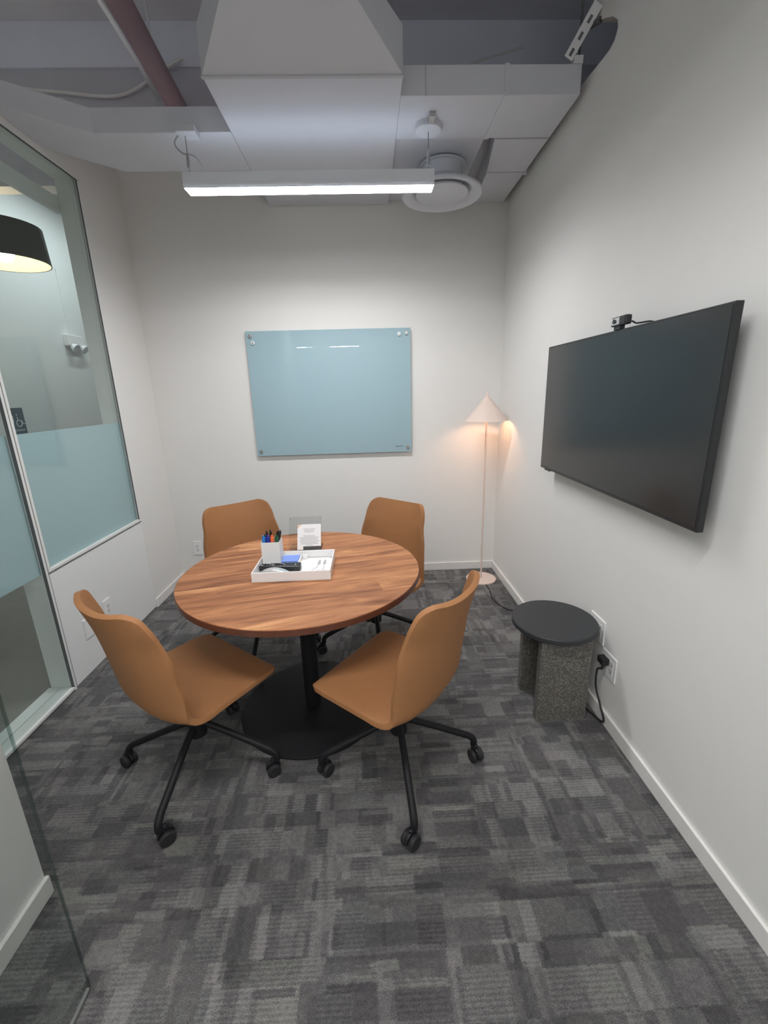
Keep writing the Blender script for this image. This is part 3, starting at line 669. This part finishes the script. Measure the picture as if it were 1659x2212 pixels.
def make_shell():
    V, F = shell_mb()
    me = bpy.data.meshes.new('shell'); me.from_pydata(V, [], F); me.materials.append(M['leather'])
    o = bpy.data.objects.new('shell', me); C.objects.link(o)
    sd = o.modifiers.new('thick', 'SOLIDIFY'); sd.thickness = .020; sd.offset = 0
    bv = o.modifiers.new('bev', 'BEVEL'); bv.width = .0085; bv.segments = 3; bv.limit_method = 'ANGLE'; bv.angle_limit = math.radians(50)
    dg = bpy.context.evaluated_depsgraph_get(); me2 = bpy.data.meshes.new_from_object(o.evaluated_get(dg))
    bpy.data.objects.remove(o)
    for p in me2.polygons: p.use_smooth = True
    me2.name = 'shell'; return me2
ME_SHELL = make_shell()
CR = .316
ME_SRC = {}
def make_chair(label, loc, facing, base_ang, casters):
    rz = math.atan2(-facing[0], facing[1])
    t = thing('swivel_chair', label, 'chair', (loc[0], loc[1], 0), rz, 'tan swivel chairs around the table')
    sh = bpy.data.objects.new('shell', ME_SHELL); C.objects.link(sh); sh.parent = t
    def part(name, fn, mat, parent=t, **k):
        if name not in ME_SRC:
            o = fn().build(name, M[mat], None, **k); ME_SRC[name] = o.data; o.parent = parent; return o
        o = bpy.data.objects.new(name, ME_SRC[name]); C.objects.link(o); o.parent = parent; return o
    part('column', lambda: MB().lathe([(.022, .17), (.034, .18), (.034, .262), (.020, .27), (.020, .386), (.03, .388)], 24), 'black')
    part('seat_plate', lambda: MB().box(-.10, .10, -.09, .11, .385, .404), 'black', bevel=.004)
    for k in range(4):
        lg = part('leg', lambda: MB().tube(crv([(.0, 0, .235), (.06, 0, .222), (.26, 0, .128), (.300, 0, .106), (CR, 0, .085), (CR, 0, .062)], 5), [.0135]*26, 14), 'black')
        a = base_ang+math.pi/2*k-rz
        lg.rotation_euler = (0, 0, a)
        ca = casters[k]
        def hood():
            mb = MB(); n = 14
            prof = [(-.030*math.cos(math.pi*i/n)*1.0, .032+.033*math.sin(math.pi*i/n)) for i in range(n+1)]
            mb.prism(prof+[(.024, .028), (-.024, .028)], 'y', -.007, .007)
            mb.cyl((0, 0, .05), (0, 0, .075), .010, 10)
            return mb
        def wheel():
            mb = MB()
            for y0_, y1_ in ((-.026, -.0075), (.0075, .026)): mb.cyl((0, y0_, .027), (0, y1_, .027), .027, 24)
            return mb
        cw = part('caster_wheel', wheel, 'rubber', lg, bevel=.005)
        hd = part('caster_hood', hood, 'hood', lg, bevel=.002)
        for o in (cw, hd):
            o.location = (CR+.018*math.cos(ca), .018*math.sin(ca), 0); o.rotation_euler = (0, 0, ca)
    return t
def ang(v): return math.atan2(v[1], v[0])
make_chair('tan leather swivel chair at the front left, seen from behind', (-.376, -1.98), (.61, .79), ang((-.034, -.315)), (2.4, -2.6, .9, -.4))
make_chair('tan leather swivel chair at the front right, seen from behind', (.44, -2.02), (-.796, .605), ang((.029, -.318)), (-.9, -1.3, .6, -2.4))
make_chair('tan leather swivel chair at the rear left by the back wall outlet', (-.322, -1.075), (.61, -.79), ang((.02, -.99)), (.5, 2.0, -1.0, .2))
make_chair('tan leather swivel chair at the rear right in front of the floor lamp', (.365, -1.14), (-.668, -.744), ang((-.30, -.026)), (.4, -.7, 2.2, 1.0))

# ================================================================== THINGS ON THE TABLE
TT = TZ
tr = thing('desk_tray', 'shallow white plastic tray on the walnut table', 'tray', (.01, -1.625, TT))
x0, x1, yA, yB, th, tw = -.158, .178, -1.755, -1.498, .042, .005
MB().box(x0, x1, yA, yB, TT, TT+.006).build('floor_panel', M['white'], tr)
MB().box(x0, x1, yA, yA+tw, TT+.006, TT+th).build('side_panel', M['white'], tr, bevel=.001)
MB().box(x0, x1, yB-tw, yB, TT+.006, TT+th).build('side_panel', M['white'], tr, bevel=.001)
MB().box(x0, x0+tw, yA+tw, yB-tw, TT+.006, TT+th).build('side_panel', M['white'], tr, bevel=.001)
MB().box(x1-tw, x1, yA+tw, yB-tw, TT+.006, TT+th).build('side_panel', M['white'], tr, bevel=.001)
fz = TT+.0062
cup = thing('pen_cup', 'square white plastic cup full of pens and markers in the tray', 'cup', (-.105, -1.545, fz))
c0, c1, d0, d1_, ch = -.150, -.066, -1.582, -1.510, .110
MB().box(c0, c1, d0, d1_, fz, fz+.004).build('floor_panel', M['white'], cup)
for nm, b in (('front', (c0, c1, d0, d0+.003)), ('back', (c0, c1, d1_-.003, d1_)), ('left', (c0, c0+.003, d0+.003, d1_-.003)), ('right', (c1-.003, c1, d0+.003, d1_-.003))):
    MB().box(*b, fz+.004, fz+ch).build('wall_panel', M['white'], cup)
cz = fz+.0045
for i, (mc, nm) in enumerate((('cyan', 'bright blue'), ('blue', 'dark blue'), ('orange', 'orange'), ('green', 'dark green'))):
    x = c0+.0125+i*.0195; y = d0+.0135
    mk = thing('marker', f'{nm} capped dry-erase marker standing in the pen cup', 'marker', (x, y, cz), group='markers in the cup')
    MB().lathe([(0, 0), (.0075, 0), (.0075, .098), (0, .098)], 14, (x, y, cz)).build('barrel', M['white'], mk)
    MB().lathe([(.0086, .096), (.0090, .125), (.0082, .128), (.0052, .129), (.0050, .136), (0, .137)], 16, (x, y, cz)).build('cap', M[mc], mk)
pens = [(-.128, -1.548, .012, .152, 'black pen standing tallest at the left behind the markers'), (-.111, -1.545, .006, .155, 'black pen standing upright behind the dark blue marker'),
        (-.094, -1.54, .25, .148, 'black pen behind the orange marker, leaning right'), (-.088, -1.527, .34, .150, 'black pen leaning right near the back of the cup'),
        (-.090, -1.552, .42, .150, 'black pen leaning far to the right over the cup rim'), (-.084, -1.535, .18, .146, 'black pen behind the dark green marker'), (-.140, -1.53, -.03, .130, 'short black pen in the far left corner of the cup')]
for x, y, ln, L_, lb in pens:
    pn = thing('pen', lb, 'pen', (x, y, cz), group='black pens in the cup')
    zb_ = cz+.0005
    x_b = max(min(x-ln*.05, c1-.012), c0+.008)
    a = Vector((x_b, y, zb_)); b = a+Vector((math.sin(ln*.75), .02, math.cos(ln*.75)))*L_
    MB().tube([a, a.lerp(b, .72)], .0042, 10).build('barrel', M['black'], pn)
    MB().tube([a.lerp(b, .7), a.lerp(b, .93), b], [.0052, .005, .002], 10).build('cap', M['hood'], pn)
    q0 = a.lerp(b, .74)+Vector((.0055, -.001, 0)); q1 = a.lerp(b, .94)+Vector((.0055, -.001, 0))
    MB().tube([q0, q1], .0012, 6).build('clip', M['hood'], pn)
nh = thing('note_holder', 'low white note holder beside the pen cup in the tray', 'note holder', (-.02, -1.565, fz))
MB().box(-.064, .022, -1.618, -1.515, fz, fz+.020).build('body', M['white'], nh, bevel=.002)
MB().box(.025, .050, -1.523, -1.515, fz, fz+.024).build('divider', M['white'], nh, bevel=.001)
npad = thing('sticky_note_pad', 'blue sticky note pad lying on the note holder', 'notepad', (-.02, -1.565, fz+.0202))
MB().box(-.060, .016, -1.612, -1.532, fz+.0202, fz+.0275).build('sheets', M['note'], npad, bevel=.0005)
MB().box(-.060, .016, -1.532, -1.528, fz+.0202, fz+.0270).build('binding', M['paper'], npad)
rm = thing('remote_control', 'black remote control with buttons lying at the front of the tray', 'remote', (-.055, -1.655, fz))
MB().prism([(-.150, -1.656), (-.148, -1.632), (.028, -1.622), (.036, -1.630), (.036, -1.668), (.030, -1.676)], 'z', fz, fz+.027).build('body', M['tvbody'], rm, bevel=.004)
for i in range(9):
    for j in range(3):
        x = -.140+i*.0125; y = -1.648+j*.007+i*.0004-.004
        MB().box(x, x+.008, y, y+.0045, fz+.027, fz+.0292).build('button', M['black' if (i+j) % 4 else 'inkl'], rm)
MB().box(.012, .0145, -1.658, -1.642, fz+.0266, fz+.0274).build('mark', M['paper'], rm)
sr = thing('silver_handset', 'slim rounded silver handset in front of the black remote', 'handset', (-.075, -1.70, fz))
n = 16; top = [(-.150+.150*i/n, fz+.004+.029*math.sin(math.pi*(i/n))**.8) for i in range(n+1)]
MB().prism([(-.150, fz)]+top+[(0, fz)], 'y', -1.722, -1.688).build('body', M['silver'], sr, bevel=.003)
ic = thing('instruction_card', 'white card printed with two cable plugs, lying in the tray', 'card', (.10, -1.59, fz))
MB().box(.040, .170, -1.742, -1.506, fz, fz+.0012).build('sheet', M['paper'], ic)
zc_ = fz+.0014
for px_, lean in ((.098, .012), (.135, 0)):
    MB().box(px_-.007+lean, px_+.007+lean, -1.60, -1.565, fz+.0010, zc_).box(px_-.005+lean, px_+.005+lean, -1.565, -1.545, fz+.0010, zc_).build('plug_print', M['inkl'], ic, smooth=False)
    MB().tube(crv([(px_+lean, -1.60, zc_-.0003), (px_+lean*.6, -1.63, zc_-.0003), (px_-lean, -1.665, zc_-.0003)], 5), .0018, 4).build('cable_print', M['inkl'], ic)
MB().box(.105, .150, -1.668, -1.664, fz+.0010, zc_).build('caption_print', M['inkl'], ic)
MB().box(.155, .166, -1.522, -1.515, fz+.0010, zc_).build('emblem_print', M['ink'], ic)
# leaning acrylic sign with a printed sheet
y_b, y_t, z_b, z_t = -1.385, -1.300, TT+.003, .890
sh = thing('table_sign', 'clear acrylic stand with a printed notice behind the tray', 'sign', (.03, -1.33, TT))
sl = Vector((0, y_t-y_b, z_t-z_b)); sL = sl.length; sl.normalize(); sn = Vector((0, -sl.z, sl.y)); X_ = Vector((1, 0, 0))
def onsign(u, v, w_): return Vector((u, y_b, z_b))+sl*v+sn*w_
MB().obox(onsign(.018, sL/2, 0), X_, sl, sn, .084, sL/2, .0015).build('acrylic_sheet', M['acrylic'], sh, smooth=False)
MB().box(-.064, .100, y_b, -1.285, TT, TT+.003).build('foot', M['acrylic'], sh, smooth=False)
for x in (-.058, .094): MB().obox(onsign(x, sL-.012, .002), X_, sl, sn, .0018, .0018, .0006).build('pin', M['ink'], sh)
ppz = .132
pap = MB(); pw0, pw1 = -.022, .098; cut = .022
pts2 = [(pw0, 0), (pw1, 0), (pw1, ppz), (pw0+cut, ppz), (pw0, ppz-cut)]
vs = [onsign(u, v, .002) for u, v in pts2]+[onsign(u, v, .0026) for u, v in pts2]
pap.add(vs, [(4,3,2,1,0), (5,6,7,8,9)]+[(i, (i+1) % 5, 5+(i+1) % 5, 5+i) for i in range(5)])
sheet = pap.build('printed_sheet', M['paper'], sh, smooth=False)
MB().obox(onsign(.053, .0085, .0029), X_, sl, sn, .045, .0085, .0003).build('black_band', M['inkb'], sheet)
fold = MB(); f3 = [(pw0, ppz-cut), (pw0+cut, ppz), (pw0+.001, ppz-.001)]
fold.add([onsign(u, v, .0018) for u, v in f3]+[onsign(u, v, .0022) for u, v in f3], [(0,1,2), (5,4,3), (0,3,4,1), (1,4,5,2), (2,5,3,0)]); fold.build('folded_corner', pmat('peach_paper', (.80, .58, .42), .8), sheet, smooth=False)
tilt = math.atan2(sl.z, sl.y)
def stext(t_, size, v, m_='ink'):
    p = onsign(.038, v, .0027); text_mesh(t_, size, M[m_], 'lettering', sheet, p, (tilt, 0, 0), ext=.0002)
stext('Connect to Zoom', .0078, .107); stext('Videoconferencing', .0078, .071)
for v, w_ in ((.098, .026), (.0915, .024), (.0625, .05), (.056, .042), (.0495, .046), (.043, .05), (.0365, .042), (.030, .046), (.0235, .018)):
    MB().obox(onsign(.038, v, .0028), X_, sl, sn, w_, .0011, .0002).build('text_line', M['inkl'], sheet)
